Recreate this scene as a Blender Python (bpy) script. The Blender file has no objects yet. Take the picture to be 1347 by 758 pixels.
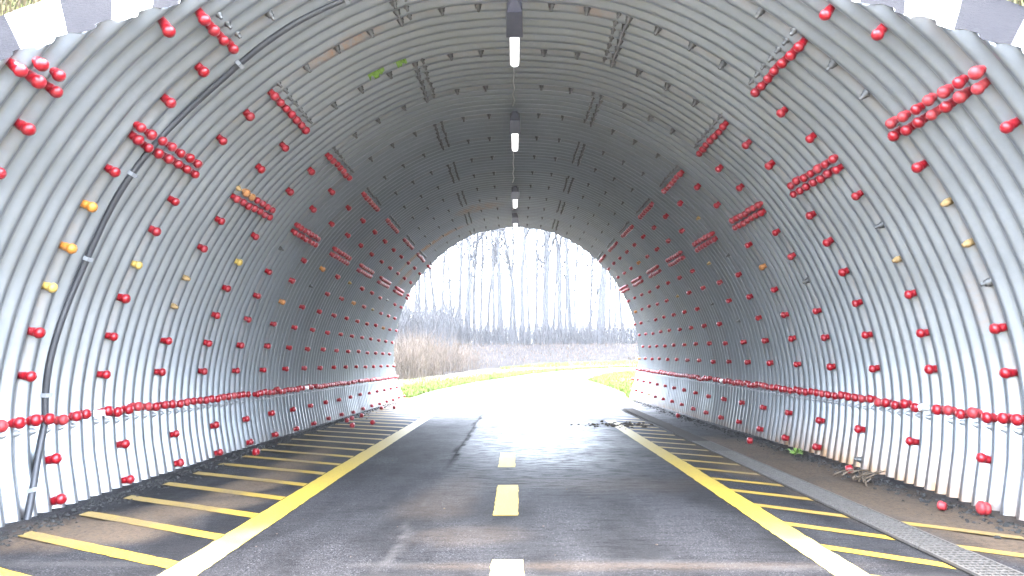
import bpy, bmesh, math, random
import numpy as np
from mathutils import Vector, Matrix, Euler
random.seed(7); RNG = np.random.default_rng(7)
sc = bpy.context.scene
COL = sc.collection

# ------------------------------------------------------------------ camera
EYE = 1.10
cam_d = bpy.data.cameras.new('camera'); cam = bpy.data.objects.new('camera', cam_d); COL.objects.link(cam)
sc.camera = cam
cam_d.sensor_width = 36.0; cam_d.lens = 890 / 1347 * 36.0
cam_d.clip_start = 0.05; cam_d.clip_end = 2000
_r = Vector((0.99997784, 0.00568961, -0.00345770))
_u = Vector((0.00402266, -0.10248565, 0.99472634))
_f = Vector((-0.00530524, 0.99471821, 0.10250627))
M = Matrix.Identity(4)
for i in range(3):
    M[i][0] = _r[i]; M[i][1] = _u[i]; M[i][2] = -_f[i]
M.translation = Vector((0, 0, EYE))
cam.matrix_world = M

# ------------------------------------------------------------------ world, sun, exposure
SUN_EL, SUN_AZ = math.radians(78), math.radians(0)      # azimuth clockwise from +Y
w = bpy.data.worlds.new('World'); sc.world = w; w.use_nodes = True
nt = w.node_tree; bg = nt.nodes['Background']
sky = nt.nodes.new('ShaderNodeTexSky'); sky.sky_type = 'NISHITA'; sky.sun_disc = False
sky.sun_elevation = SUN_EL; sky.sun_rotation = SUN_AZ
sky.air_density = 1.0; sky.dust_density = 4.0; sky.ozone_density = 1.0
ov = nt.nodes.new('ShaderNodeMix'); ov.data_type = 'RGBA'; ov.inputs[0].default_value = .6      # overcast: cloud white over the clear sky
ov.inputs[7].default_value = (2.85, 3.05, 3.35, 1)
nt.links.new(sky.outputs[0], ov.inputs[6]); nt.links.new(ov.outputs[2], bg.inputs[0]); bg.inputs[1].default_value = 0.15
sun_d = bpy.data.lights.new('sun', 'SUN'); sun_d.energy = 0.5; sun_d.angle = math.radians(70); sun_d.color = (1, .99, .98)
sun = bpy.data.objects.new('sun', sun_d); COL.objects.link(sun)
sd = Vector((math.sin(SUN_AZ) * math.cos(SUN_EL), math.cos(SUN_AZ) * math.cos(SUN_EL), math.sin(SUN_EL)))
sun.rotation_euler = sd.to_track_quat('Z', 'Y').to_euler()
sc.view_settings.view_transform = 'Standard'; sc.view_settings.look = 'None'
sc.view_settings.exposure = 5.6; sc.view_settings.gamma = 1.0
sc.cycles.max_bounces = 10; sc.cycles.diffuse_bounces = 8; sc.cycles.glossy_bounces = 6
sc.cycles.use_denoising = True

# ------------------------------------------------------------------ helpers
def link_mesh(name, verts, faces, mat=None, parent=None, smooth=False, attrs=None):
    me = bpy.data.meshes.new(name)
    verts = np.asarray(verts, np.float32)
    if isinstance(faces, np.ndarray) and len(faces):
        nf, k = faces.shape
        me.vertices.add(len(verts)); me.vertices.foreach_set('co', verts.ravel())
        me.loops.add(nf * k); me.loops.foreach_set('vertex_index', faces.astype(np.int32).ravel())
        me.polygons.add(nf); me.polygons.foreach_set('loop_start', np.arange(0, nf * k, k, dtype=np.int32))
        me.update(calc_edges=True)
    else:
        me.from_pydata([tuple(map(float, v)) for v in verts], [], [tuple(f) for f in faces]); me.update()
    if smooth:
        me.polygons.foreach_set('use_smooth', np.ones(len(me.polygons), bool))
    if attrs:
        for an, av in attrs.items():
            a = me.attributes.new(an, 'FLOAT', 'POINT'); a.data.foreach_set('value', np.asarray(av, np.float32))
    if mat: me.materials.append(mat)
    return obj_from(me, name, parent)

def obj_from(me, name, parent=None, mw=None):
    o = bpy.data.objects.new(name, me); COL.objects.link(o)
    if parent: o.parent = parent
    if mw is not None: o.matrix_local = mw
    return o

def empty(name, loc=(0, 0, 0)):
    o = bpy.data.objects.new(name, None); o.location = loc; o.empty_display_size = .2; COL.objects.link(o); return o

def tag(o, label=None, cat=None, group=None, kind=None):
    if label: o['label'] = label
    if cat: o['category'] = cat
    if group: o['group'] = group
    if kind: o['kind'] = kind
    return o

class MB:
    """collects geometry for one mesh"""
    def __init__(s): s.v = []; s.f = []
    def add(s, vs, fs):
        b = len(s.v); s.v.extend(vs); s.f.extend([tuple(i + b for i in f) for f in fs])
    def box(s, c, d, rot=None):
        x, y, z = d[0] / 2, d[1] / 2, d[2] / 2
        vs = [Vector((sx * x, sy * y, sz * z)) for sx in (-1, 1) for sy in (-1, 1) for sz in (-1, 1)]
        if rot is not None: vs = [rot @ v for v in vs]
        vs = [v + Vector(c) for v in vs]
        s.add(vs, [(0, 1, 3, 2), (4, 6, 7, 5), (0, 4, 5, 1), (2, 3, 7, 6), (0, 2, 6, 4), (1, 5, 7, 3)])
    def tube(s, pts, rad, n=6, cap=True):
        pts = [Vector(p) for p in pts]; rings = []
        if not hasattr(rad, '__len__'): rad = [rad] * len(pts)
        ref = Vector((0.31, 0.17, 0.93))
        for i, p in enumerate(pts):
            t = (pts[min(i + 1, len(pts) - 1)] - pts[max(i - 1, 0)]).normalized()
            a = t.cross(ref)
            if a.length < 1e-3: a = t.cross(Vector((1, 0, 0)))
            a.normalize(); b = t.cross(a)
            rings.append([p + (a * math.cos(2 * math.pi * k / n) + b * math.sin(2 * math.pi * k / n)) * rad[i] for k in range(n)])
        vs = [v for r in rings for v in r]; fs = []
        for i in range(len(pts) - 1):
            for k in range(n):
                fs.append((i * n + k, i * n + (k + 1) % n, (i + 1) * n + (k + 1) % n, (i + 1) * n + k))
        if cap:
            fs.append(tuple(range(n - 1, -1, -1))); fs.append(tuple((len(pts) - 1) * n + k for k in range(n)))
        s.add(vs, fs)
    def lathe(s, prof, n=10, mat=None):
        vs = []; fs = []
        for r, z in prof:
            for k in range(n):
                a = 2 * math.pi * k / n; vs.append(Vector((r * math.cos(a), r * math.sin(a), z)))
        for i in range(len(prof) - 1):
            for k in range(n):
                fs.append((i * n + k, i * n + (k + 1) % n, (i + 1) * n + (k + 1) % n, (i + 1) * n + k))
        fs.append(tuple(range(n - 1, -1, -1))); fs.append(tuple((len(prof) - 1) * n + k for k in range(n)))
        if mat is not None: vs = [mat @ v for v in vs]
        s.add(vs, fs)
    def mesh(s, name, mat, smooth=False):
        me = bpy.data.meshes.new(name); me.from_pydata([tuple(v) for v in s.v], [], s.f); me.update()
        if mat: me.materials.append(mat)
        if smooth: me.polygons.foreach_set('use_smooth', np.ones(len(me.polygons), bool))
        return me
    def build(s, name, mat, parent=None, smooth=False):
        return obj_from(s.mesh(name, mat, smooth), name, parent)

def value_noise(x, y, seed=0):
    x = np.asarray(x, float); y = np.asarray(y, float)
    xi = np.floor(x).astype(np.int64); yi = np.floor(y).astype(np.int64)
    fx_, fy_ = x - xi, y - yi
    fx_ = fx_ * fx_ * (3 - 2 * fx_); fy_ = fy_ * fy_ * (3 - 2 * fy_)
    def h(a, b):
        n = (a * 374761393 + b * 668265263 + seed * 974634541) & 0x7fffffff
        n = ((n ^ (n >> 13)) * 1274126177) & 0x7fffffff
        return ((n ^ (n >> 16)) & 0xffff) / 65535.0
    return (h(xi, yi) * (1 - fx_) + h(xi + 1, yi) * fx_) * (1 - fy_) + (h(xi, yi + 1) * (1 - fx_) + h(xi + 1, yi + 1) * fx_) * fy_

def fbm(x, y, seed=0, octv=4):
    s = 0; a = .5
    for o in range(octv):
        s = s + a * value_noise(np.asarray(x) * 2 ** o, np.asarray(y) * 2 ** o, seed + o * 17); a *= .5
    return s / (1 - .5 ** octv)

def sstep(a, b, x):
    t = np.clip((np.asarray(x, float) - a) / (b - a), 0, 1); return t * t * (3 - 2 * t)

# ------------------------------------------------------------------ materials
def new_mat(name):
    m = bpy.data.materials.new(name); m.use_nodes = True
    return m, m.node_tree, m.node_tree.nodes['Principled BSDF']
def N(t, typ, **kw):
    n = t.nodes.new(typ)
    for k, v in kw.items():
        if k in n.inputs: n.inputs[k].default_value = v
        else: setattr(n, k, v)
    return n
def noise(t, scale, detail=4, rough=.6, coord=None, stretch=None):
    n = N(t, 'ShaderNodeTexNoise'); n.inputs['Scale'].default_value = scale; n.inputs['Detail'].default_value = detail; n.inputs['Roughness'].default_value = rough
    g = N(t, 'ShaderNodeNewGeometry') if coord is None else None
    src = g.outputs['Position'] if g else coord
    if stretch:
        mp = N(t, 'ShaderNodeMapping'); mp.inputs['Scale'].default_value = stretch
        t.links.new(src, mp.inputs[0]); src = mp.outputs[0]
    t.links.new(src, n.inputs['Vector']); return n.outputs['Fac']
def ramp(t, fac, stops):
    r = N(t, 'ShaderNodeValToRGB'); e = r.color_ramp.elements
    while len(e) < len(stops): e.new(.5)
    for el, (p, c) in zip(e, stops):
        el.position = p; el.color = (*c, 1) if len(c) == 3 else c
    t.links.new(fac, r.inputs[0]); return r.outputs[0]
def g3(v): return (v, v, v)
def mix(t, fac, a, b, blend='MIX'):
    m = N(t, 'ShaderNodeMix', data_type='RGBA', blend_type=blend)
    for s, v in ((m.inputs[0], fac), (m.inputs[6], a), (m.inputs[7], b)):
        if hasattr(v, 'links') or isinstance(v, bpy.types.NodeSocket): t.links.new(v, s)
        elif isinstance(v, (int, float)): s.default_value = v
        else: s.default_value = (*v, 1)
    return m.outputs[2]
def math_(t, op, a, b=None, clamp=False):
    m = N(t, 'ShaderNodeMath', operation=op); m.use_clamp = clamp
    for s, v in zip(m.inputs, (a, b)):
        if v is None: continue
        if isinstance(v, bpy.types.NodeSocket): t.links.new(v, s)
        else: s.default_value = v
    return m.outputs[0]
def attr(t, name):
    a = N(t, 'ShaderNodeAttribute'); a.attribute_name = name; return a.outputs['Fac']
def bump(t, b, h, strength=.3, dist=.01):
    n = N(t, 'ShaderNodeBump'); n.inputs['Strength'].default_value = strength; n.inputs['Distance'].default_value = dist
    t.links.new(h, n.inputs['Height']); t.links.new(n.outputs[0], b.inputs['Normal'])
def simple(name, col, rough=.6, metal=0., var=.15, scale=8., bmp=0.):
    m, t, b = new_mat(name)
    f = noise(t, scale)
    c = ramp(t, f, [(.25, tuple(x * (1 - var) for x in col)), (.75, tuple(min(1, x * (1 + var)) for x in col))])
    t.links.new(c, b.inputs['Base Color']); b.inputs['Roughness'].default_value = rough; b.inputs['Metallic'].default_value = metal
    if rough >= .6: b.inputs['Specular IOR Level'].default_value = .12
    if bmp: bump(t, b, noise(t, scale * 6), bmp, .01)
    return m

# galvanised corrugated steel
m_steel, t, b = new_mat('galvanised_steel')
sp = noise(t, 26, 3, .6); big = noise(t, 1.3, 4, .6)
base = ramp(t, sp, [(.2, (.20, .217, .236)), (.8, (.232, .25, .268))])
base = mix(t, ramp(t, big, [(.42, g3(0)), (.62, g3(.55))]), base, (.185, .20, .21))
oi = N(t, 'ShaderNodeObjectInfo')
base = mix(t, math_(t, 'MULTIPLY', oi.outputs['Random'], .3), base, (.18, .184, .184))
streak = noise(t, 5, 4, .7, stretch=(1, 1.2, .12))
dirtf = math_(t, 'MULTIPLY', attr(t, 'dirt'), ramp(t, streak, [(.3, g3(.25)), (.65, g3(1))]), True)
base = mix(t, dirtf, base, (.17, .105, .06))
rustf = math_(t, 'MULTIPLY', attr(t, 'rust'), ramp(t, noise(t, 9, 5, .7), [(.35, g3(0)), (.6, g3(1))]), True)
base = mix(t, rustf, base, (.27, .15, .08))
t.links.new(base, b.inputs['Base Color'])
b.inputs['Metallic'].default_value = .8
b.inputs['Specular IOR Level'].default_value = .4
t.links.new(ramp(t, sp, [(.2, g3(.30)), (.8, g3(.35))]), b.inputs['Roughness'])

m_red = simple('red_plastic', (.21, .003, .008), .33, 0, .18, 5)
m_red_worn, t, b = new_mat('sun_faded_red_plastic')
t.links.new(ramp(t, noise(t, 30), [(.35, (.23, .006, .012)), (.65, (.29, .03, .03))]), b.inputs['Base Color']); b.inputs['Roughness'].default_value = .55
m_orange = simple('faded_orange_plastic', (.42, .16, .02), .5, 0, .3, 40)
m_yellowcap = simple('faded_yellow_plastic', (.38, .26, .06), .55, 0, .3, 40)
m_tan = simple('weathered_tan_plastic', (.24, .16, .07), .6, 0, .35, 40)
m_brown = simple('rusty_brown_plastic', (.32, .14, .05), .6, 0, .4, 40)
m_stud = simple('dull_zinc_bolt', (.085, .085, .082), .5, .5, .3, 30)
m_black = simple('black_cable_sheath', (.022, .023, .026), .45, 0, .2, 20)
m_grey = simple('grey_conduit', (.35, .35, .34), .5, .2, .1)
m_housing = simple('dark_lamp_housing', (.04, .04, .055), .45, 0, .2, 15)
m_tray = simple('grey_lamp_tray', (.16, .17, .18), .5, .2, .15, 12)
m_white = simple('white_plastic', (.8, .8, .8), .4, 0, .03)
m_zincclip = simple('bright_zinc_clip', (.30, .31, .32), .45, .4, .1, 20)
m_green = simple('lime_spray_paint', (.11, .20, .025), .6, 0, .5, 30)
m_lamp, t, b = new_mat('lit_diffuser')
b.inputs['Base Color'].default_value = (.8, .8, .8, 1); b.inputs['Emission Color'].default_value = (1, .99, .96, 1)
b.inputs['Emission Strength'].default_value = .06; b.inputs['Roughness'].default_value = .4

# painted concrete of the collar
def painted_concrete(name, col, worn):
    m, t, b = new_mat(name)
    c = ramp(t, noise(t, 14, 5, .7), [(.3, tuple(x * .85 for x in col)), (.7, col)])
    st = noise(t, 7, 5, .75, stretch=(1, 1, 5))
    c = mix(t, ramp(t, st, [(.5, g3(0)), (.72, g3(worn))]), c, (.017, .017, .02))
    t.links.new(c, b.inputs['Base Color']); b.inputs['Roughness'].default_value = .85; b.inputs['Specular IOR Level'].default_value = .04
    bump(t, b, noise(t, 40, 5, .7), .5, .02); return m
m_cwhite = painted_concrete('white_painted_concrete', (.74, .73, .66), .12)
m_cblack = painted_concrete('faded_black_painted_concrete', (.0085, .009, .012), .25)

# asphalt with attributes: dirt (silt), wet, worn, seam
m_asph, t, b = new_mat('asphalt')
agg = noise(t, 110, 2, .6); mid = noise(t, 22, 4, .65); lane = noise(t, 2.2, 4, .6, stretch=(1, .35, 1))
c = ramp(t, math_(t, 'ADD', math_(t, 'MULTIPLY', agg, .6), math_(t, 'MULTIPLY', noise(t, 42, 3, .8), .4)), [(.36, g3(.003)), (.46, (.008, .008, .0092)), (.54, (.019, .019, .0212)), (.63, (.11, .11, .11))])
c = mix(t, ramp(t, mid, [(.38, g3(0)), (.66, g3(.75))]), c, (.024, .0235, .025))
c = mix(t, ramp(t, lane, [(.4, g3(0)), (.6, g3(.75))]), c, (.0075, .0074, .008))
dn = noise(t, 30, 5, .7)
df = math_(t, 'MULTIPLY', attr(t, 'dirt'), ramp(t, dn, [(.3, g3(.25)), (.55, g3(1))]), True)
c = mix(t, df, c, mix(t, noise(t, 60, 4), (.066, .047, .031), (.11, .080, .054)))
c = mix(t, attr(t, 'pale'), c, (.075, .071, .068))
c = mix(t, attr(t, 'seam'), c, (.002, .002, .002))
t.links.new(c, b.inputs['Base Color'])
wn = noise(t, 9, 5, .7, stretch=(.5, 1.8, 1))
wet = math_(t, 'MULTIPLY', attr(t, 'wet'), ramp(t, wn, [(.36, g3(.12)), (.56, g3(1))]), True)
rr = N(t, 'ShaderNodeMapRange'); rr.inputs['To Min'].default_value = .72; rr.inputs['To Max'].default_value = .33
t.links.new(math_(t, 'MULTIPLY', math_(t, 'ADD', math_(t, 'MULTIPLY', wet, .5), .04), math_(t, 'SUBTRACT', 1., attr(t, 'seam'))), b.inputs['Specular IOR Level'])
t.links.new(wet, rr.inputs[0]); t.links.new(rr.outputs[0], b.inputs['Roughness'])
bh = N(t, 'ShaderNodeBump'); bh.inputs['Distance'].default_value = .006
sb = N(t, 'ShaderNodeMapRange'); sb.inputs['To Min'].default_value = .7; sb.inputs['To Max'].default_value = .4
t.links.new(wet, sb.inputs[0]); t.links.new(sb.outputs[0], bh.inputs['Strength'])
t.links.new(noise(t, 120, 3, .7), bh.inputs['Height']); t.links.new(bh.outputs[0], b.inputs['Normal'])

def paint(name, col):
    m, t, b = new_mat(name)
    c = ramp(t, noise(t, 45, 4, .7), [(.25, tuple(x * .8 for x in col)), (.7, col)])
    wear = ramp(t, noise(t, 70, 4, .75), [(.56, g3(0)), (.68, g3(.8))])
    c = mix(t, wear, c, (.06, .058, .055))
    df = math_(t, 'MULTIPLY', attr(t, 'dirt'), ramp(t, noise(t, 30, 5, .7), [(.25, g3(.35)), (.6, g3(1))]), True)
    c = mix(t, df, c, (.085, .058, .026))
    c = mix(t, attr(t, 'near_glare'), c, (.34, .28, .11))  # overexposure at the near mouth painted in: yellow bleached toward cream
    t.links.new(c, b.inputs['Base Color']); b.inputs['Roughness'].default_value = .55
    bump(t, b, noise(t, 120, 3, .7), .4, .004); return m
m_yel = paint('yellow_road_paint', (.34, .235, .016))
m_yelh = paint('deep_yellow_road_paint', (.29, .185, .008))
m_yel_glare = paint('overexposed_yellow_road_paint', (.36, .29, .12))  # same yellow paint with the bright mouth light put into its colour

m_grate = simple('galvanised_grate', (.075, .069, .062), .6, .2, .3, 40)
m_bed = simple('silted_channel_bed', (.03, .025, .02), .9, 0, .4, 30)
m_gravel = simple('dark_chippings', (.024, .024, .023), .9, 0, .7, 25)
m_mud = simple('dark_mud_clods', (.05, .04, .03), .8, 0, .4, 30)

# soil, field, grass
m_ground, t, b = new_mat('ground_soil')
c = ramp(t, noise(t, 3, 6, .7), [(.3, (.22, .21, .18)), (.7, (.36, .345, .30))])
c = mix(t, attr(t, 'green'), c, mix(t, noise(t, 5, 4), (.075, .10, .02), (.12, .13, .03)))
fc = ramp(t, noise(t, 1.6, 6, .75, stretch=(.6, 1.6, 1)), [(.3, (.008, .0075, .0078)), (.7, (.018, .0166, .017))])
c = mix(t, attr(t, 'field'), c, fc)
t.links.new(c, b.inputs['Base Color']); b.inputs['Roughness'].default_value = .95; b.inputs['Specular IOR Level'].default_value = .06
bump(t, b, noise(t, 9, 5, .7), .8, .12)
m_grass = simple('fresh_grass_blade', (.085, .12, .022), .6, 0, .5, 1.2)
m_dry = simple('dry_grass_blade', (.055, .043, .022), .7, 0, .4, 2.5)
m_moss = simple('grass_mixed_green', (.032, .034, .01), .7, 0, .4, 2.5)
m_bark = simple('grey_bark', (.045, .045, .048), .9, 0, .35, 6, .5)
m_twig = simple('twig_bark', (.022, .022, .025), .9, 0, .3, 3)
m_thick = simple('thicket_stems', (.05, .05, .053), .9, 0, .4, 1.5)
m_reed = simple('tan_brush_stems', (.075, .058, .045), .9, 0, .4, 2.0)
m_straw = simple('bleached_straw', (.10, .075, .052), .8, 0, .3, 20)
m_leaf = simple('weed_leaf', (.13, .22, .04), .5, 0, .3, 20)

# ------------------------------------------------------------------ tunnel geometry functions (heights relative to the eye)
RING0, PITCH_R, CORR = 4.839, .9, .15
TW = .0017
_C = {0: (0, 3.062), 1: (.322, 3.05), 2: (.64, 3.015), 8: (2.31, 2.106), 9: (2.541, 1.88), 11: (2.92, 1.365), 12: (3.08, 1.09), 13: (3.21, .80),
      14: (3.32, .50), 15: (3.397, .19), 16: (3.446, -.123), 17: (3.44, -.43), 18: (3.37, -.73), 19: (3.30, -1.03), 20: (3.22, -1.33), 21: (3.14, -1.62)}
def _spline(xs, ys):
    n = len(xs); h = np.diff(xs); A = np.zeros((n, n)); bb = np.zeros(n); A[0, 0] = A[-1, -1] = 1
    for i in range(1, n - 1):
        A[i, i - 1] = h[i - 1]; A[i, i] = 2 * (h[i - 1] + h[i]); A[i, i + 1] = h[i]
        bb[i] = 3 * ((ys[i + 1] - ys[i]) / h[i] - (ys[i] - ys[i - 1]) / h[i - 1])
    c = np.linalg.solve(A, bb); d = np.diff(c) / (3 * h); b1 = np.diff(ys) / h - h * (2 * c[:-1] + c[1:]) / 3
    def f(x):
        x = np.asarray(x, float); i = np.clip(np.searchsorted(xs, x) - 1, 0, n - 2); t = x - xs[i]
        return ys[i] + b1[i] * t + c[i] * t * t + d[i] * t ** 3
    return f
def _pchip(xs, ys):
    h = np.diff(xs); dl = np.diff(ys) / h; m = np.zeros(len(xs)); m[0], m[-1] = dl[0], dl[-1]
    for i in range(1, len(xs) - 1):
        m[i] = 0 if dl[i - 1] * dl[i] <= 0 else 2 / (1 / dl[i - 1] + 1 / dl[i])
    def f(x):
        x = np.asarray(x, float); i = np.clip(np.searchsorted(xs, x) - 1, 0, len(xs) - 2); t = (x - xs[i]) / h[i]
        return ys[i] * (1 + 2 * t) * (1 - t) ** 2 + m[i] * h[i] * t * (1 - t) ** 2 + ys[i + 1] * t * t * (3 - 2 * t) + m[i + 1] * h[i] * t * t * (t - 1)
    return f
_ks = sorted(_C)
_S = np.array([-k for k in _ks[::-1] if k > 0] + _ks, float)
# a smooth arch down to the seam rail, then a flatter inward-leaning foot, the knee rounded over a third of a metre
_arch = {k: v for k, v in _C.items() if k <= 16}; _arch[17] = (3.455, -.44); _arch[18] = (3.43, -.76); _ka = sorted(_arch)
_SA = np.array([-k for k in _ka[::-1] if k > 0] + _ka, float)
_aX = _spline(_SA, np.array([-_arch[k][0] for k in _ka[::-1] if k > 0] + [_arch[k][0] for k in _ka]))
_aZ = _spline(_SA, np.array([_arch[k][1] for k in _ka[::-1] if k > 0] + [_arch[k][1] for k in _ka]))
_tab = np.linspace(-21, 21, 4201)
def _raw(s):
    a = np.abs(s); sg = np.sign(s)
    X = np.where(a <= 17, np.abs(_aX(np.clip(s, -17, 17))), np.interp(a, [17, 18, 19, 21], [3.455, 3.425, 3.365, 3.25])) * sg
    Z = np.where(a <= 17, _aZ(np.clip(s, -17, 17)), np.interp(a, [17, 18, 19, 21], [-.44, -.735, -1.03, -1.62]))
    return X, Z
_rx, _rz = _raw(_tab)
_kern = np.hanning(81); _kern /= _kern.sum()
def _sm(v):
    p = np.concatenate([2 * v[0] - v[40:0:-1], v, 2 * v[-1] - v[-2:-42:-1]]); return np.convolve(p, _kern, 'valid')
_sx, _sz = _sm(_rx), _sm(_rz)
def fX(s): return np.interp(s, _tab, _sx)
def fZ(s): return np.interp(s, _tab, _sz)
def wave(Y):                                   # outward offset of the sheet: crest .06, valley .11, valleys on the rings
    return .080 + .032 * np.cos(2 * np.pi * (np.asarray(Y) - RING0) / CORR)
def normal(s):
    e = .05; tx = fX(s + e) - fX(s - e); tz = fZ(s + e) - fZ(s - e); L = np.hypot(tx, tz)
    return -tz / L, tx / L                      # outward (up at the crown for s growing to +X)
def wall(s, Y, off):
    """world point on the lining, off metres outside the cap-centre curve"""
    s = np.asarray(s, float); Y = np.asarray(Y, float)
    nx, nz = normal(s)
    X = fX(s) + nx * off; Z = fZ(s) + nz * off
    a = TW * (Y - RING0) / .9
    return X * np.cos(a) - (Z - .5) * np.sin(a), Y + 0 * X, .5 + X * np.sin(a) + (Z - .5) * np.cos(a) + EYE
_nx, _nz = normal(np.array([0.]))
assert _nz[0] > 0
def z_rel(s, off): return fZ(s) + normal(s)[1] * off
def y_near(s, off=.085): return 2.0 + .95 * z_rel(s, off)
def y_far(s, off=.085): return 19.45 - 1.06 * z_rel(s, off)

TPX = np.array([-500, 7, 14, 22, 30, 38, 45, 54, 62, 75, 90, 300, 900.]); TPZ = np.array([0, 0, -.045, -.1, .03, .24, .5, 1.45, 2.3, 2.5, 2.65, 4., 6.])
def ground_z(Y): return np.interp(Y, TPX, TPZ)

# ------------------------------------------------------------------ masks on the floor
def ell(x, y, cx, cy, rx, ry, ang=0., soft=.5):
    a = math.radians(ang); dx, dy = x - cx, y - cy
    u = (dx * math.cos(a) + dy * math.sin(a)) / rx; v = (-dx * math.sin(a) + dy * math.cos(a)) / ry
    return 1 - sstep(1 - soft, 1 + soft, np.hypot(u, v) + (fbm(x * 3, y * 3, 5) - .5) * .9)
def dirt_mask(x, y):
    x = np.asarray(x, float); y = np.asarray(y, float)
    d = np.zeros_like(x)
    for e in ((-2.72, 4.55, .42, .42, 20), (-2.4, 5.15, .62, .26, 45), (-2.3, 6.2, .22, .8, -8), (-2.35, 7.6, .2, .9, 0),
              (2.95, 4.75, .45, .75, 0), (2.78, 5.6, .45, .8, 5), (2.7, 6.9, .55, .9, 0), (2.75, 8.4, .45, 1.2, 0), (3.0, 4.1, .3, .4, 0), (-2.75, 18.2, .9, 2.2, 0)):
        d = np.maximum(d, ell(x, y, *e[:4], e[4]))
    d = d * .92
    d = np.maximum(d, .2 * ell(x, y, -.35, 4.35, .35, .22, 0)); d = np.maximum(d, .25 * ell(x, y, -.55, 5.6, .25, .9, -6))
    d = np.maximum(d, .3 * ell(x, y, .5, 3.72, 1.1, .07, 0)); d = np.maximum(d, .15 * ell(x, y, .9, 6.1, .8, .35, 0))
    return d
def wet_mask(x, y):
    x = np.asarray(x, float); y = np.asarray(y, float)
    n = fbm(x * .9, y * 1.6, 11)
    cen = np.exp(-((x - .35) / 1.15) ** 2)
    left_dark = sstep(-.66, -.74, x + (fbm(y * 2, x * 0, 3) - .5) * .08)
    wv = cen * sstep(4.3, 9.5, y) * (.6 + .9 * n)
    wv = np.maximum(wv, sstep(7.5, 18, y) * (.45 + .7 * n)) * (1 - .4 * sstep(18, 22, y))
    wv = wv * (1 - .55 * left_dark * (1 - sstep(11, 14, y)))
    wv = np.maximum(wv, .12 * n)
    return np.clip(wv, 0, 1)

# ------------------------------------------------------------------ the ground, field and road
def axis(parts):
    out = [parts[0][0]]
    for a, bb, st in parts:
        n = max(1, int(round((bb - a) / st))); out.extend(list(np.linspace(a, bb, n + 1)[1:]))
    return np.array(out)
def grid(xs, ys):
    X, Y = np.meshgrid(xs, ys); nx, ny = len(xs), len(ys)
    i = np.arange(nx * ny).reshape(ny, nx)
    f = np.stack([i[:-1, :-1], i[:-1, 1:], i[1:, 1:], i[1:, :-1]], -1).reshape(-1, 4)
    return X.ravel(), Y.ravel(), f
ROAD_L = np.array([(18, -3.12), (19.5, -3.12), (21.25, -3.14), (23.24, -3.07), (25.29, -2.78), (27.2, -2.38), (30.04, -1.8), (32.11, -1.03), (34.5, -.14), (37.27, .89), (39.63, 2.27), (41.34, 3.75), (43.17, 5.84), (44.11, 7.45), (46.5, 12.5), (48.5, 20), (50, 30), (51, 42)])
ROAD_R = np.array([(18, 3.1), (20, 3.2), (22.92, 3.62), (26.36, 3.55), (29.1, 3.44), (31.34, 3.25), (33.64, 3.8), (35.59, 4.41), (37.77, 5.32), (39.77, 6.71), (41.3, 9), (42.5, 12.5), (44, 20), (45, 30), (46, 42)])
def road_left(y): return np.interp(y, ROAD_L[:, 0], ROAD_L[:, 1])
def road_right(y): return np.interp(y, ROAD_R[:, 0], ROAD_R[:, 1])
VERGE = np.array([(18, -7), (30, -6.2), (32.9, -5.35), (35.4, -3.89), (38.3, -3.2), (42.7, -1.7), (46.3, 1.2), (47.3, 4.5), (48.0, 8.), (50, 15), (54, 42)])
def verge_far(x): return np.interp(x, VERGE[:, 1], VERGE[:, 0])

xs = axis([(-300, -60, 40), (-60, -22, 4), (-22, -8, 1), (-8, 14, .3), (14, 40, 1), (40, 80, 5), (80, 300, 40)])
ys = axis([(-80, -4, 10), (-4, 15, 2), (15, 52, .35), (52, 75, .8), (75, 120, 6), (120, 900, 60)])
gx, gy, gf = grid(xs, ys)
gz = ground_z(gy) - .016
rough = (fbm(gx * .8, gy * .8, 21) - .5) * .10
on_road = (gx > np.interp(gy, ROAD_L[:, 0], ROAD_L[:, 1]) - .4) & ((gx < np.interp(gy, ROAD_R[:, 0], ROAD_R[:, 1]) + .4) | (gy > 36))
gz = gz + np.where((gy > 20) & ~((gy < 52) & on_road), rough, 0) - np.where((gy > 17) & (gy < 51) & on_road, .02, 0)
green = np.where(gy < verge_far(gx), 1., 0.) * np.where(gy > 17.5, 1, 0) * (.55 + .6 * fbm(gx * .7, gy * .7, 9))
green = np.where(gx > 3, np.maximum(green, ((gy > 17.5) & (gy < 46)) * .9), green)
field = sstep(-.3, .6, gy - verge_far(gx))
green = green * (1 - field)
ground = link_mesh('ground', np.stack([gx, gy, gz], 1), gf, m_ground, None, True, {'green': green, 'field': field})
tag(ground, kind='structure')

def floor_z(x, y): return ground_z(y) + 0 * x
xs = axis([(-3.5, 3.5, .04)]); ys = axis([(-6, 3, .5), (3, 12, .05), (12, 19, .1)])
rx, ry, rf = grid(xs, ys)
rz = floor_z(rx, ry) + (fbm(rx * 1.5, ry * 1.5, 31) - .5) * .006 - np.where(np.abs(rx) > 2.75, .012 * fbm(rx * 9, ry * 9, 40), 0)
xs2 = np.linspace(0, 1, 61); ys2 = axis([(19, 46, .25)])
qx, qy, qf = grid(xs2, ys2)
lx, hx = road_left(qy), road_right(qy)
qx = lx + (hx - lx) * qx; qz = ground_z(qy) + .004
RX = np.concatenate([rx, qx]); RY = np.concatenate([ry, qy]); RZ = np.concatenate([rz, qz]); RF = np.concatenate([rf, qf + len(rx)])
seam_c = -.70 + (fbm(RY * 1.7, RY * 0, 3) - .5) * .10
dseam = np.abs(RX - seam_c)
seam = (1 - sstep(.02, .05, dseam)) * sstep(6.2, 8, RY) * (1 - sstep(13, 15, RY)) * .95
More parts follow.
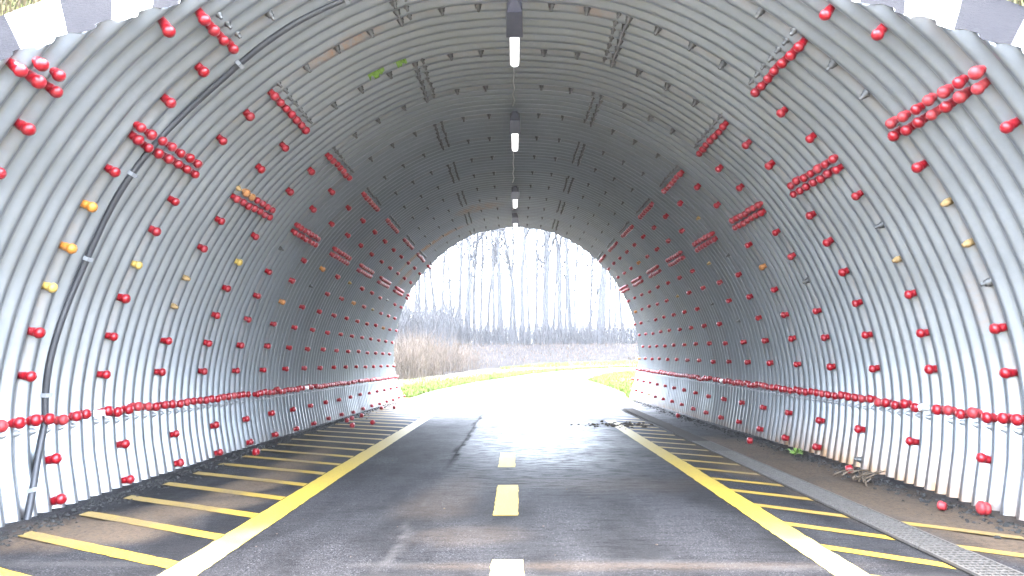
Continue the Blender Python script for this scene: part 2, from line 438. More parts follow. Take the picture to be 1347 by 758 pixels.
pale = (1 - sstep(.01, .04, dseam)) * (1 - sstep(5.0, 6.2, RY)) * sstep(.35, .7, fbm(RX * 12, RY * 9, 8)) * .3
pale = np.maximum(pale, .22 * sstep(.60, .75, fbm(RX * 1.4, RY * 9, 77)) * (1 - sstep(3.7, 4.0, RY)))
mud = ell(RX, RY, 1.9, 11.6, .75, .33, 10) * sstep(.35, .6, fbm(RX * 5, RY * 5, 61)) * .8
road = link_mesh('road', np.stack([RX, RY, RZ], 1), RF, m_asph, None, True,
                 {'dirt': dirt_mask(RX, RY), 'wet': wet_mask(RX, RY), 'seam': np.maximum(seam, mud), 'pale': pale})
tag(road, kind='structure')

# ------------------------------------------------------------------ painted markings: children of the road
def strip(name, p0, p1, width, mat, axis_w='perp', n=None, z=.005, skew=None, ragged=.0025):
    p0 = np.array(p0, float); p1 = np.array(p1, float); L = np.hypot(*(p1 - p0)); n = n or max(2, int(L / .06)); k = 5
    d = (p1 - p0) / L; q = np.array([-d[1], d[0]]) if skew is None else np.array(skew)
    T, Wd = np.meshgrid(np.linspace(0, 1, n + 1), np.linspace(-.5, .5, k))
    T = T.ravel(); Wd = Wd.ravel()
    x = p0[0] + (p1[0] - p0[0]) * T + q[0] * Wd * width; y = p0[1] + (p1[1] - p0[1]) * T + q[1] * Wd * width
    e = np.abs(Wd) > .49
    x = x + np.where(e, RNG.normal(0, ragged, len(x)), 0) * q[0]; y = y + np.where(e, RNG.normal(0, ragged, len(x)), 0) * q[1]
    i = np.arange(len(x)).reshape(k, n + 1)
    f = np.stack([i[:-1, :-1], i[:-1, 1:], i[1:, 1:], i[1:, :-1]], -1).reshape(-1, 4)
    zz = floor_z(x, y) + (fbm(x * 1.5, y * 1.5, 31) - .5) * .006 + z
    return link_mesh(name, np.stack([x, y, zz], 1), f, mat, road, False, {'dirt': np.maximum(dirt_mask(x, y) * .9, (.55 * sstep(.4, .7, fbm(x * 2.2, y * 2.2, 55)) if mat is m_yelh else .12)), 'near_glare': (1 - sstep(3.5, 4.9, y + (fbm(x * 6, y * 6, 2) - .5) * .8)) * (width > .15) * .9})  # painted-in brightness on the wide lines, fading out deeper into the tunnel
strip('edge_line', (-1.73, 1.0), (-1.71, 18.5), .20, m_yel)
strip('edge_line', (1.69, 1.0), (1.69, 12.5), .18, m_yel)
for yf in (1.7, 3.82, 5.99, 8.08, 10.22, 12.35, 14.5, 16.6):
    strip('centre_dash', (-.05 - .011 * (yf - 3.8), yf - 1.12), (-.05 - .011 * (yf - 3.8), yf), .175, m_yel if yf > 4 else m_yel_glare)  # nearest dashes take the yellow with the overexposure painted in
for k in range(22):
    yl = 3.17 + k * .572
    strip('hatch_stripe', (-1.835, yl), (-3.12 + .03 * random.random(), yl + .66), .125, m_yelh, skew=(0, 1), z=.004)
for k in range(18):
    yl = 3.45 + k * .562
    strip('hatch_stripe', (1.785, yl + .05), (2.275, yl - .31), .115, m_yelh, skew=(0, 1), z=.004)
    if k < 4: strip('hatch_stripe', (2.545, yl - .5), (3.08 + .03 * random.random(), yl - .89), .115, m_yelh, skew=(0, 1), z=.004)

# ------------------------------------------------------------------ the lining: one plate per bay and seam, a part each
tunnel = tag(empty('corrugated_tunnel', (0, RING0, 0)), 'grey corrugated steel culvert arching over the road, studded with red bolt caps', 'tunnel')
PINV = Matrix.Translation((0, -RING0, 0))
def under_tunnel(o): o.matrix_parent_inverse = PINV; return o
def plate(s0, s1, y0, y1, ds, nper, off):
    ss = np.linspace(s0, s1, max(2, int(round((s1 - s0) / ds)) + 1)); yy = np.linspace(y0, y1, int(round((y1 - y0) / CORR * nper)) + 1)
    S, Y = np.meshgrid(ss, yy)
    Yn, Yf = y_near(S), y_far(S)
    if (Y.max(0) <= Yn[0]).all() or (Y.min(0) >= Yf[0]).all(): return None
    Yc = np.clip(Y, Yn, Yf)
    for _ in range(2):
        o = wave(Yc); Yc = np.clip(Y, y_near(S, o), y_far(S, o))
    o = wave(Yc) + off
    x, y, z = wall(S, Yc, o)
    i = np.arange(S.size).reshape(S.shape)
    f = np.stack([i[:-1, :-1], i[:-1, 1:], i[1:, 1:], i[1:, :-1]], -1).reshape(-1, 4)
    yv = Yc.ravel()
    keep = (yv[f].max(1) - yv[f].min(1)) > 1e-5
    f = f[keep]
    if not len(f): return None
    used = np.unique(f); mp = np.full(S.size, -1); mp[used] = np.arange(len(used)); f = mp[f]
    co = np.stack([x.ravel(), y.ravel(), z.ravel()], 1)[used]
    s_ = S.ravel()[used]; y_ = yv[used]; h = co[:, 2] - ground_z(y_)
    d = (1 - sstep(.0, .55, h)) * (.30 + .6 * ell(co[:, 0], y_, 3.15, 7.0, 1.2, 1.7, 0)) + (1 - sstep(.0, .12, h)) * .45
    d = d * np.where(co[:, 0] > 0, 1, .45)
    ringd = np.abs(((y_ - RING0 + .45) % .9) - .45)
    rust = np.zeros_like(d)
    for cs, cy, rs, ry_, a in ((-4.9, 5.74, 1.3, .10, .85), (-6.3, 14.9, 3.2, .18, 1.), (2.2, 5.74, .7, .08, .4), (-2.2, 13.6, 1.6, .35, .5), (14.4, 5.0, .8, .12, .25), (-8.7, 15.8, 1.0, .25, .6)):
        rust = np.maximum(rust, a * (1 - sstep(.5, 1.3, np.hypot((s_ - cs) / rs, (y_ - cy) / ry_))))
    rust = np.maximum(rust, .16 * (1 - sstep(.02, .07, ringd)))
    return under_tunnel(link_mesh('steel_plate', co, f, m_steel, tunnel, True, {'dirt': d, 'rust': rust}))
for n in range(-5, 18):
    y0 = RING0 + n * .9; y1 = y0 + .9
    seams = (-21, -17, -10, -3, 7, 17, 21) if n % 2 == 0 else (-21, -17, -7, 3, 10, 17, 21)
    near = n <= 0
    ds, nper = (.0625, 12) if near else ((.2, 12) if n < 6 else (.25, 8))
    ov = .03
    for k in range(len(seams) - 1):
        off = (.004 if n % 2 else 0.) + (.003 if k % 2 else 0.)
        plate(seams[k] - (.05 if k % 2 else 0), seams[k + 1] + (.05 if k % 2 else 0), y0 - (ov if n % 2 else 0), y1 + (ov if n % 2 else 0), ds, nper, off)

# ------------------------------------------------------------------ bolts
def lathe_mesh(name, prof, n, mat):
    m = MB(); m.lathe(prof, n); return m.mesh(name, mat, True)
CAP = [(.031, -.125), (.032, -.090), (.036, -.072), (.036, -.060), (.032, -.048), (.034, -.044), (.041, -.036), (.0455, -.020), (.043, -.004), (.031, .012), (.011, .019)]
RCAP = [(r * 1.08, z + .012) for r, z in CAP]
STUB = [(.030, -.110), (.032, -.060), (.028, -.042), (.021, -.038), (.019, -.018), (.010, -.012)]
STUD = [(.038, -.110), (.038, -.082), (.029, -.080), (.029, -.052), (.016, -.050), (.015, -.014), (.009, -.010)]
me_cap = {c: lathe_mesh('bolt_cap', CAP, 10, m) for c, m in (('r', m_red), ('w', m_red_worn), ('o', m_orange))}
me_cap['y'] = lathe_mesh('bolt_cap', [(r * .95, z * .8 - .012) for r, z in CAP], 10, m_yellowcap)
me_cap['t'] = lathe_mesh('bolt_cap', STUB, 10, m_tan)
me_cap['b'] = lathe_mesh('bolt_cap', CAP, 10, m_brown)
me_stud = lathe_mesh('bolt_stud', STUD, 6, m_stud)
LAB = {'o': 'faded orange cap', 'y': 'faded yellow cap', 't': 'worn tan stub of a cap', 'b': 'discoloured brown cap'}
def frame_at(s, Y, jit=1.):
    x, y, z = (float(v) for v in wall(s, Y, 0.))
    x2, _, z2 = (float(v) for v in wall(s, Y, -.1))
    n = Vector((x2 - x, 0, z2 - z)).normalized()
    n = (n + Vector((random.gauss(0, .05), random.gauss(0, .06), random.gauss(0, .05))) * jit).normalized()
    q = n.to_track_quat('Z', 'Y').to_matrix().to_4x4()
    sc_ = random.uniform(.83, .95)
    return Matrix.Translation((x, y, z)) @ q @ Matrix.Rotation(random.random() * 6.28, 4, 'Z') @ Matrix.Diagonal((sc_, sc_, sc_, 1))
caps, studs, rail = [], [], []            # (s, Y, code)
odd = {(0, -12): 'o', (0, -13): 'o', (0, -14): 'y', (1, -13): 'y', (2, -13): 't', (2, -14): 't', (3, -12): 'y', (0, 8): 'g', (0, 9): 'g', (0, 12): 't', (0, 13): 't',
       (0, 14): 'g', (1, 12): 'g', (1, 13): 't', (4, 12): 'b', (3, 13): 'g', (0, 19): '-', (1, 19): '-', (2, 19): 'g', (4, -11): 'g', (6, -12): 'g', (5, 11): 'g', (7, 13): 'g'}
for n in range(-4, 18):
    Y = RING0 + n * .9
    for s in list(range(-19, -16)) + list(range(-16, 17)) + list(range(17, 20)):
        if abs(s) == 17 or abs(s) == 0: continue
        if not (float(y_near(s)) + .12 < Y < float(y_far(s)) - .05): continue
        if n == -1 and abs(s) < 9: continue
        sa = {0: (-10, -3, 7), 1: (-7, 3, 10)}
        if s in sa[n % 2] or s in sa[(n - 1) % 2]: continue     # the seam rows stand there
        code = odd.get((n, s))
        if code is None:
            if abs(s) <= 6: code = 'g'
            else: code = 'r'
            if n >= 3 and code == 'r' and random.random() < .05: code = random.choice('gbt')
        if code == '-': continue
        ss = s + random.gauss(0, .02)
        (studs if code == 'g' else caps).append((ss, Y + random.gauss(0, .006) + (.30 if abs(s) > 17 else 0), code))
for s, Y in ((-7.86, 4.26), (8.16, 4.22), (7.12, 4.38)): caps.append((s, Y, 'r'))
for n in range(-3, 17):
    for s in ((-10, -3, 7) if n % 2 == 0 else (-7, 3, 10)):
        for k in range(7):
            for row in (0, 1):
                Y = RING0 + n * .9 + k * .15 + (0 if row == 0 else -.065)
                so = s + (.14 if row == 0 else -.14) * (1 if s > 0 else -1)   # row 0 is the lower one
                if not (float(y_near(so)) + .07 < Y < float(y_far(so)) - .03): continue
                if abs(s) == 3: code = 'g'
                elif abs(s) == 7: code = 'r' if row == 0 else 'g'
                else: code = 'r'
                if n == 2 and s == -10 and row == 1 and k < 3: code = 'b' if k else 't'
                if n == 1 and s == 10 and row == 1 and k == 2: code = 'w'
                if code == 'r' and n == -1 and s == 10: code = 'r' if random.random() < .6 else 'w'
                (studs if code == 'g' else caps).append((so + random.gauss(0, .012), Y, code))
for sg in (-1, 1):
    for k in range(-40, 120):
        Y = RING0 + .075 + k * .15 + random.gauss(0, .012)
        s = 17.0 * sg
        if not (float(y_near(s)) + .05 < Y < float(y_far(s)) - .03): continue
        if any(sg * (q[0]) > 0 and abs(Y - q[1]) < .08 for q in ((-1, 5.66), (-1, 11.2), (1, 5.83), (1, 11.5))): continue
        if random.random() < .03: continue
        rail.append((s + random.gauss(0, .03) , Y, 'w' if random.random() < .25 else 'r'))
        studs.append((s + .26 * sg, RING0 + k * .15, 'n'))
def place_all(items, name, meshes, limit):
    items = sorted(items, key=lambda q: q[1] + .02 * abs(q[0]))
    vis = [q for q in items if q[1] > 3.3]; behind = [q for q in items if q[1] <= 3.3]
    for q in vis[:limit]:
        o = obj_from(meshes(q[2]), name, tunnel); o.matrix_parent_inverse = PINV; o.matrix_basis = frame_at(q[0], q[1])
        if q[2] in LAB: o['label'] = LAB[q[2]]
    rest = vis[limit:] + behind
    bycode = {}
    for q in rest: bycode.setdefault(q[2], []).append(q)
    for code, qs in bycode.items():
        src = meshes(code); vs = np.zeros(len(src.vertices) * 3); src.vertices.foreach_get('co', vs); vs = vs.reshape(-1, 3)
        fs = [tuple(p.vertices) for p in src.polygons]; V = []; F = []
        for q in qs:
            m = np.array(frame_at(q[0], q[1])); b0 = len(V) * len(vs)
            V.append(vs @ m[:3, :3].T + m[:3, 3]); F.extend([tuple(i + b0 for i in f) for f in fs])
        o = under_tunnel(link_mesh(name, np.concatenate(V), F, src.materials[0], tunnel, True)); o['kind'] = 'stuff'
place_all(caps, 'bolt_cap', lambda c: me_cap[c], 290)
me_nut = lathe_mesh('bolt_stud', [(.03, -.118), (.03, -.092), (.022, -.090), (.022, -.072), (.011, -.070), (.010, -.052)], 6, m_zincclip)
place_all(studs, 'bolt_stud', lambda c: me_nut if c == 'n' else me_stud, 290)
me_rail = {c: lathe_mesh('rail_cap', RCAP, 10, m) for c, m in (('r', m_red), ('w', m_red_worn))}
place_all(rail, 'rail_cap', lambda c: me_rail[c], 200)
for s, Y in ((-17, 5.66), (-17, 11.2), (17, 5.83), (17, 11.5)):
    m = MB(); m.box((0, 0, 0), (.052, .05, .075))
    o = m.build('white_marker', m_white, tunnel); o.matrix_parent_inverse = PINV; o.matrix_basis = frame_at(s, Y, 0)
# lime spray paint on two crests left of the crown, a skin following the sheet
V = []; F = []
for s0, s1, yc, dy in ((-4.62, -4.08, 6.50, .05), (-3.9, -3.7, 6.49, .02), (-3.68, -3.35, 6.51, .04), (-4.5, -4.3, 6.585, .02)):
    ss = np.linspace(s0, s1, 14); yy = np.linspace(yc - dy, yc + dy, 7)
    S, Y = np.meshgrid(ss, yy); Y = Y + (fbm(S * 14, Y * 40, 4) - .5) * .07
    x, y, z = wall(S, Y, wave(Y) - .003)
    b0 = sum(len(v) for v in V); i = np.arange(S.size).reshape(S.shape) + b0
    V.append(np.stack([x.ravel(), y.ravel(), z.ravel()], 1)); F.append(np.stack([i[:-1, :-1], i[:-1, 1:], i[1:, 1:], i[1:, :-1]], -1).reshape(-1, 4))
o = under_tunnel(link_mesh('paint_smear', np.concatenate(V), np.concatenate(F), m_green, tunnel, True)); o['label'] = 'lime green paint smear'

# ------------------------------------------------------------------ the collar, painted in black and white blocks
collar = tag(empty('concrete_collar', (0, 1.0, 0)), 'slanted concrete collar round the near tunnel mouth, painted in black and white blocks', 'collar')
CINV = Matrix.Translation((0, -1.0, 0))
SF = np.linspace(-20.6, 20.6, 1649)
def edge_pt(s):
    Y = y_near(s)
    for _ in range(4): Y = y_near(s, wave(Y) + .004)
    x, y, z = wall(s, Y, wave(Y) + .004); return np.stack([x, y, z], -1)
EP = edge_pt(SF)
_x, _y, _z = wall(SF, y_near(SF), .08); SP = np.stack([_x, _y, _z], -1)            # the same edge without its scallops
EA = np.degrees(np.arctan2(SP[:, 2] - EYE - .5, np.abs(SP[:, 0])))
bounds = {}
for sg in (-1, 1):
    start, step = (23.8, 4.25) if sg < 0 else (23.8, 4.85)
    a = start; lst = []
    while a < 90 - step * .4: lst.append(a); a += step
    lst.append(90.); a = start - step; low = []
    while a > -34: low.append(a); a -= step
    lst = low[::-1] + lst
    i0 = lst.index(start)
    for k in range(len(lst) - 1):
        white = ((k - i0) % 2 == 0) if sg < 0 else ((k - i0) % 2 == 1)
        side = np.where(SF * sg >= 0)[0]; side = side if sg < 0 else side[::-1]      # angle grows along side
        i0_, i1_ = np.searchsorted(EA[side], lst[k]), min(np.searchsorted(EA[side], lst[k + 1]), len(side) - 1)
        if i1_ - i0_ < 3: continue
        sel = side[i0_:i1_ + 1]; pin = EP[sel]; smooth = SP[sel]
        c0 = np.array([0, 0, .5 + EYE]); dx = smooth[:, 0]; dz = smooth[:, 2] - c0[2]; r = np.hypot(dx, dz)
        ro = np.maximum(3.64, r + .3) + (fbm(dx * 2, dz * 2, 3) - .5) * .05
        ang = np.arctan2(dz, np.abs(dx)); ev = ang + math.radians(27) * np.maximum(0, np.sin(2 * ang))     # joints lean up from the radius
        ux, uz = np.cos(ev) * sg, np.sin(ev); pb = dx * ux + dz * uz; L = -pb + np.sqrt(pb * pb + ro * ro - r * r)
        ox, oz = dx + ux * L, dz + uz * L + c0[2]
        po = np.stack([ox, 2.0 + .95 * (oz - EYE), oz], 1)
        mid = smooth + .35 * (po - smooth); mid[:, 1] -= .006
        n = len(sel); back = np.array([0, .30, 0])
        V = np.concatenate([pin, mid, po, pin + np.array([0, .035, 0]) + np.stack([ux, .95 * uz, uz], 1) * .13, po + back]); F = []
        for q in range(n - 1):
            F += [(q, q + 1, n + q + 1, n + q), (n + q, n + q + 1, 2 * n + q + 1, 2 * n + q), (2 * n + q, 2 * n + q + 1, 4 * n + q + 1, 4 * n + q), (q + 1, q, 3 * n + q, 3 * n + q + 1), (3 * n + q, 4 * n + q, 4 * n + q + 1, 3 * n + q + 1)]
        for q in (0, n - 1): F.append((q, n + q, 2 * n + q, 4 * n + q, 3 * n + q))
        o = link_mesh('painted_block', V, F, m_cwhite if white else m_cblack, collar); o.matrix_parent_inverse = CINV

# ------------------------------------------------------------------ embankment over the tunnel
def slope_sheet(front):
    A = np.radians(np.linspace(-32, 212, 123)); n = len(A); V = []; k = 12
    c0 = .5 + EYE; ztop = 5.6
    for a in A:
        ca, sa = math.cos(a), math.sin(a); r0 = 3.62 if sa > 0 else 3.62 / abs(ca)
        rmax = 60.
        if sa > 1e-3: rmax = min(rmax, (ztop - c0) / sa)
        if sa < -1e-3: rmax = min(rmax, (c0 + .3) / -sa)
        rmax = max(rmax, r0 + .02)
        for j in range(k):
            r = r0 + (rmax - r0) * (j / (k - 1)) ** 2
            x, z = r * ca, c0 + r * sa
            y = (2.0 + .95 * (z - EYE) + .05) if front else (19.5 - 1.06 * (z - EYE) - .6)
            if 0 < j < k - 1: z += (value_noise(x * 1.3, z * 1.3, 5) - .5) * .10
            V.append((x, y, z))
    F = [(i * k + j, i * k + j + 1, (i + 1) * k + j + 1, (i + 1) * k + j) for i in range(n - 1) for j in range(k - 1)]
    return V, F
V1, F1 = slope_sheet(True); V2, F2 = slope_sheet(False)
yt0 = 2.0 + .95 * (5.6 - EYE) + .05; yt1 = 19.5 - 1.06 * (5.6 - EYE) - .6
V = V1 + V2 + [(-60, yt0, 5.6), (60, yt0, 5.6), (60, yt1, 5.6), (-60, yt1, 5.6)]
F = F1 + [tuple(i + len(V1) for i in f) for f in F2] + [tuple(range(len(V) - 4, len(V)))]
emb = link_mesh('embankment', V, F, m_ground, None, True, {'green': [.9] * len(V), 'field': [0.] * len(V)}); tag(emb, kind='structure')

def blades(name, pts, hmin, hmax, mat, wd=.008, lean=.35):
    V = []; F = []
    for p in pts:
        h = random.uniform(hmin, hmax); a = random.random() * 6.28; l = random.uniform(.05, lean) * h
        d = Vector((math.cos(a), math.sin(a), 0)); q = Vector((-d.y, d.x, 0)) * wd * random.uniform(.6, 1.4); p = Vector(p); b0 = len(V)
        V += [p - q, p + q, p + d * l * .35 + Vector((0, 0, h * .6)) + q * .6, p + d * l * .35 + Vector((0, 0, h * .6)) - q * .6, p + d * l + Vector((0, 0, h))]
        F += [(b0, b0 + 1, b0 + 2, b0 + 3), (b0 + 3, b0 + 2, b0 + 4)]
    return link_mesh(name, V, F, mat)
pd, pm = [], []
for _ in range(5200):
    a = math.radians(random.uniform(15, 60)) if random.random() < .5 else math.radians(random.uniform(120, 165))
    r = 3.60 + abs(random.gauss(0, .5)); x, z = r * math.cos(a), .5 + r * math.sin(a)
    (pd if random.random() < .65 else pm).append((x, 2.0 + .95 * z + .04, z + EYE))
tag(blades('dry_grass', pd, .06, .20, m_dry, .006, .8), 'straw coloured dry grass on the bank above the painted collar', 'grass', kind='stuff')
tag(blades('grass', pm, .05, .14, m_moss, .006, .7), 'short green grass among dry stalks on the bank above the collar', 'grass', kind='stuff')

# ------------------------------------------------------------------ drain channel with grate panels
drain = tag(empty('drain_channel', (2.405, 2.0, 0)), 'long slotted metal drain grate set in the asphalt beside the right edge line', 'drain')
m = MB(); m.box((0, 6.4, .0075), (.235, 12.8, .003)); m.build('channel_bed', m_bed, drain)
g = MB()
for sx in (-.112, .112): g.box((sx, .5, .014), (.014, .988, .016))
for ye in (.009, .991): g.box((0, ye, .0135), (.21, .012, .013))
for k in range(5): g.box((-.075 + k * .0375, .5, .0125), (.008, .97, .009))
for k in range(1, 23): g.box((0, .01 + k * .0427, .0145), (.208, .013, .011))
me_g = g.mesh('grate_panel', m_grate)
for k in range(13):
    o = obj_from(me_g, 'grate_panel', drain); y = 2.0 + k * 1.0
    o.location = (random.gauss(0, .002), k * 1.0, float(ground_z(y + .5)) + .001)

# ------------------------------------------------------------------ lamps along the crown, cable, conduit
def build_lamp(y0, y1, name='tunnel_lamp'):
    L = y1 - y0
    r = empty(name, (0, y0, EYE + 2.90))
    m = MB(); m.box((0, L / 2, .052), (.098, L + .06, .05)); m.box((0, L / 2, .082), (.06, L - .05, .02)); m.build('lamp_tray', m_tray, r)
    m = MB(); n = 10
    prof = [(-.042, .026)] + [(.042 * math.cos(a) * -1, .002 - .034 * math.sin(a)) for a in np.linspace(0, math.pi, n)] + [(.042, .026)]
    vs = [Vector((px, .01, pz)) for px, pz in prof] + [Vector((px, L - .01, pz)) for px, pz in prof]; k = len(prof)
    m.add(vs, [(i, i + 1, k + i + 1, k + i) for i in range(k - 1)] + [tuple(range(k)), tuple(range(2 * k - 1, k - 1, -1))])
    m.build('diffuser', m_lamp, r, True)
    m = MB()
    vs = []
    for yy, ww, zz in ((-.46, .03, .085), (-.36, .065, .02), (-.02, .075, -.035)):
        for sx, sz in ((-1, 0), (1, 0), (1, 1), (-1, 1)): vs.append(Vector((sx * ww, yy, zz if sz == 0 else .10)))
    fs = [(0, 1, 2, 3), (11, 10, 9, 8)] + [(i * 4 + j, (i + 1) * 4 + j, (i + 1) * 4 + (j + 1) % 4, i * 4 + (j + 1) % 4) for i in range(2) for j in range(4)]
    m.add(vs, fs); m.build('end_housing', m_housing, r)
    m = MB()
    for yy in (.1, L - .1): m.box((0, yy, .14), (.04, .03, .10))
    m.build('hanger', m_grey, r)
    return r
LY = ((5.84, 6.46, 'nearest and largest tube lamp under the crown, a black junction box at its end'),
      (8.47, 9.22, 'second tube lamp along the crown, between the largest lamp and the small far ones'),
      (12.1, 12.85, 'third tube lamp along the crown, a short white bar in the dark'),
      (14.3, 15.0, 'farthest tube lamp, tiny, at the lip of the bright tunnel exit'))
for a, bb, lab in LY: tag(build_lamp(a, bb), lab, 'lamp', 'tube lamps along the tunnel crown')
def wall_pt(s, Y, off): return Vector([float(v) for v in wall(s, Y, off)])
for (ya, yb) in ((6.5, 8.05), (9.26, 11.7), (12.9, 13.9)):
    m = MB(); m.tube([wall_pt(.0, y, .02 - .012 * math.sin(math.pi * q / 8)) + Vector((.012 * math.sin(3 * q), 0, 0)) for q, y in enumerate(np.linspace(ya, yb, 9))], .008, 6)
    lab = {6.5: 'thin grey lamp cable hanging between the largest and the second crown lamp', 9.26: 'thin grey lamp cable hanging between the second and the third crown lamp', 12.9: 'thin grey lamp cable between the third and the farthest crown lamp'}[ya]
    tag(m.build('lamp_cable', m_grey, None, True), lab, 'cable', 'cables between the crown lamps')
cab = tag(empty('power_cable', (-3.1, 5.08, 0)), 'thick black cable running up the left wall along one corrugation to the crown', 'cable')
KINV = Matrix.Translation((3.1, -5.08, 0))
def cab_y(s): return 5.075 + .02 * math.sin(s * 1.3) - .12 * max(0., -17 - s)
pts = [wall_pt(s, cab_y(s), .042) for s in np.linspace(-19.6, -1.2, 120)]
pts += [wall_pt(s, y, .04) for s, y in ((-.9, 5.085), (-.6, 5.11), (-.35, 5.17), (-.15, 5.26), (.05, 5.34), (.1, 5.44))]
m = MB(); m.tube(pts, .024, 10); o = m.build('cable_sheath', m_black, cab, True); o.matrix_parent_inverse = KINV
m = MB(); m.tube([wall_pt(s, cab_y(s) + .036, .05) for s in np.linspace(-19.4, -3, 90)], .007, 6); o = m.build('earth_wire', m_grey, cab, True); o.matrix_parent_inverse = KINV
for s in (-18.6, -16.45, -13.17, -10.9, -7.26, -4.25):
    m = MB()
    ring = []
    m.box((0, 0, -.0), (.03, .07, .008)); m.box((0, -.028, -.02), (.03, .010, .04)); m.box((0, .028, -.02), (.03, .010, .04))
    o = m.build('saddle_clip', m_zincclip, cab); o.matrix_parent_inverse = KINV
    yc = cab_y(s)
    x2 = wall_pt(s, yc, 0) - wall_pt(s, yc, .1); nrm = x2.normalized(); yy = Vector((0, 1, 0)); xx = yy.cross(nrm).normalized()
    mm = Matrix((xx, yy, nrm)).transposed().to_4x4(); mm.translation = wall_pt(s, yc, .018); o.matrix_basis = mm
m = MB(); m.tube([wall_pt(.12, y, .05 - .02 * math.sin(y * 4)) for y in np.linspace(4.75, 5.45, 10)], .016, 8)
tag(m.build('crown_cable', m_black, None, True), 'short black cable along the crown feeding the nearest lamp from the tunnel mouth', 'cable')

# ------------------------------------------------------------------ fallen caps on the floor
FC = ((3.345, 4.87, .0, 'pink faded bolt cap, largest on the ground, at the foot of the right wall'),
      (3.05, 5.02, .0, 'flat small faded cap lying on the silt beside the largest fallen cap'),
      (3.16, 6.55, .0, 'fallen red cap lying beside the straw twigs at the right wall'),
      (-2.80, 15.66, 0, 'tiny dark cap on the asphalt before the bright left base of the exit'),
      (-2.46, 11.73, 0, 'dark fallen cap alone on the asphalt away from the left wall'),
      (-2.66, 11.2, 0, 'dark fallen cap just left of and nearer than the lone one on the asphalt'),
      (-3.0, 13.26, 0, 'third of four dark fallen caps strung along the foot of the left wall'), (-3.02, 12.6, 0, 'second of four dark fallen caps strung along the foot of the left wall'), (-3.0, 12.2, 0, 'nearest of four dark fallen caps strung along the foot of the left wall'),
      (-3.02, 15.4, 0, 'farthest of four dark fallen caps strung along the foot of the left wall'), (3.0, 8.9, 0, 'red fallen cap at the foot of the right wall beyond the green weed'), (3.05, 13.0, 0, 'tiny fallen cap at the right wall foot near the bright exit'), (-3.0, 7.9, 0, 'red fallen cap at the foot of the left wall beside the hatching'))
for k, (x, y, _, lab) in enumerate(FC):
    col = 'w' if k < 2 else 'r'
    src = lathe_mesh('fallen_cap', [(.012, -.046), (.031, -.046), (.037, -.036), (.039, -.026), (.036, -.020), (.042, -.010), (.044, .0), (.039, .012), (.026, .021), (.009, .025)], 12, m_red_worn if k < 2 else m_red)
    o = obj_from(src, 'fallen_cap'); scl = (1.15, .8, 1.0)[k] if k < 3 else 1.
    x = min(max(x, -3.2), 3.24)
    zz = float(ground_z(y)) + .041 * scl
    o.matrix_world = Matrix.Translation((x, y, zz)) @ Euler((math.radians(83), 0, random.random() * 6.28)).to_matrix().to_4x4() @ Matrix.Diagonal((scl, scl, scl, 1))
    tag(o, lab, 'bolt cap', 'red caps fallen on the floor')

# twigs and straw at the right wall
tw = tag(empty('twig_pile', (3.08, 6.2, 0)), 'small heap of bleached straw and twigs against the foot of the right wall', 'twigs')
for k in range(20):
    a = random.gauss(.55, .5); L = random.uniform(.10, .28); cx, cy = random.gauss(0, .05), random.gauss(0, .10)
    d = Vector((math.cos(a), math.sin(a), random.uniform(-.02, .35))); p = Vector((cx, cy, .02 + random.random() * .05))
    p0 = p - d * L / 2; p1 = p + d * L / 2; p0.z = max(p0.z, .006); p1.z = max(p1.z, .01)
    m = MB(); m.tube([p0, (p0 + p1) / 2 + Vector((random.gauss(0, .02), random.gauss(0, .02), .01)), p1], [.007, .006, .003], 5); m.build('twig', m_straw, tw, True)
# weed
wd = tag(empty('weed', (3.12, 7.75, 0)), 'low green weed sprouting at the foot of the right wall', 'plant')
for k in range(11):
    a = random.random() * 6.28; L = random.uniform(.06, .13); up = random.uniform(.03, .09); d = Vector((math.cos(a), math.sin(a), 0)); q = Vector((-d.y, d.x, 0)) * .022
    m = MB(); p1, p2 = d * L * .5 + Vector((0, 0, up)), d * L + Vector((0, 0, up * .7))
    m.add([Vector((0, 0, .005)), p1 + q, p2, p1 - q, p1 + Vector((0, 0, .006))], [(0, 1, 4), (1, 2, 4), (2, 3, 4), (3, 0, 4)]); m.build('leaf', m_leaf, wd)

# loose chippings along the walls, mud clods on the road
def stones(name, pts, rmin, rmax, mat):
    V = []; F = []
    base = [(-1, -1, 0), (1, -1, 0), (1, 1, 0), (-1, 1, 0), (-.5, -.6, .8), (.6, -.5, .9), (.5, .6, .7), (-.6, .5, .85)]
    for x, y in pts:
        r = random.uniform(rmin, rmax) * random.choice((.7, 1, 1, 1.5)); a = random.random() * 6.28; b0 = len(V); z = float(ground_z(y)) - .004
        for bx, by, bz in base:
            bx *= random.uniform(.7, 1.1); by *= random.uniform(.7, 1.1); bz *= random.uniform(.6, 1.1)
            V.append((x + (bx * math.cos(a) - by * math.sin(a)) * r, y + (bx * math.sin(a) + by * math.cos(a)) * r, z + bz * r * 1.1))
        F += [tuple(i + b0 for i in f) for f in ((4, 5, 6, 7), (0, 1, 5, 4), (1, 2, 6, 5), (2, 3, 7, 6), (3, 0, 4, 7))]
    return link_mesh(name, V, F, mat)
pts = []
for _ in range(3600):
    sg = random.choice((-1, 1)); y = random.uniform(3.6, 14) if random.random() < .8 else random.uniform(14, 19)
    pts.append((sg * (3.30 - abs(random.gauss(0, .13))) , y))
tag(stones('gravel', pts, 0.004, .013, m_gravel), 'loose dark stone chippings along the foot of both walls', 'gravel', kind='stuff')
pts = [(random.uniform(-1.8, 3), random.uniform(3.4, 9)) for _ in range(70)]
tag(stones('loose_grit', pts, .003, .007, m_straw), 'pale specks of grit scattered over the road', 'grit', kind='stuff')
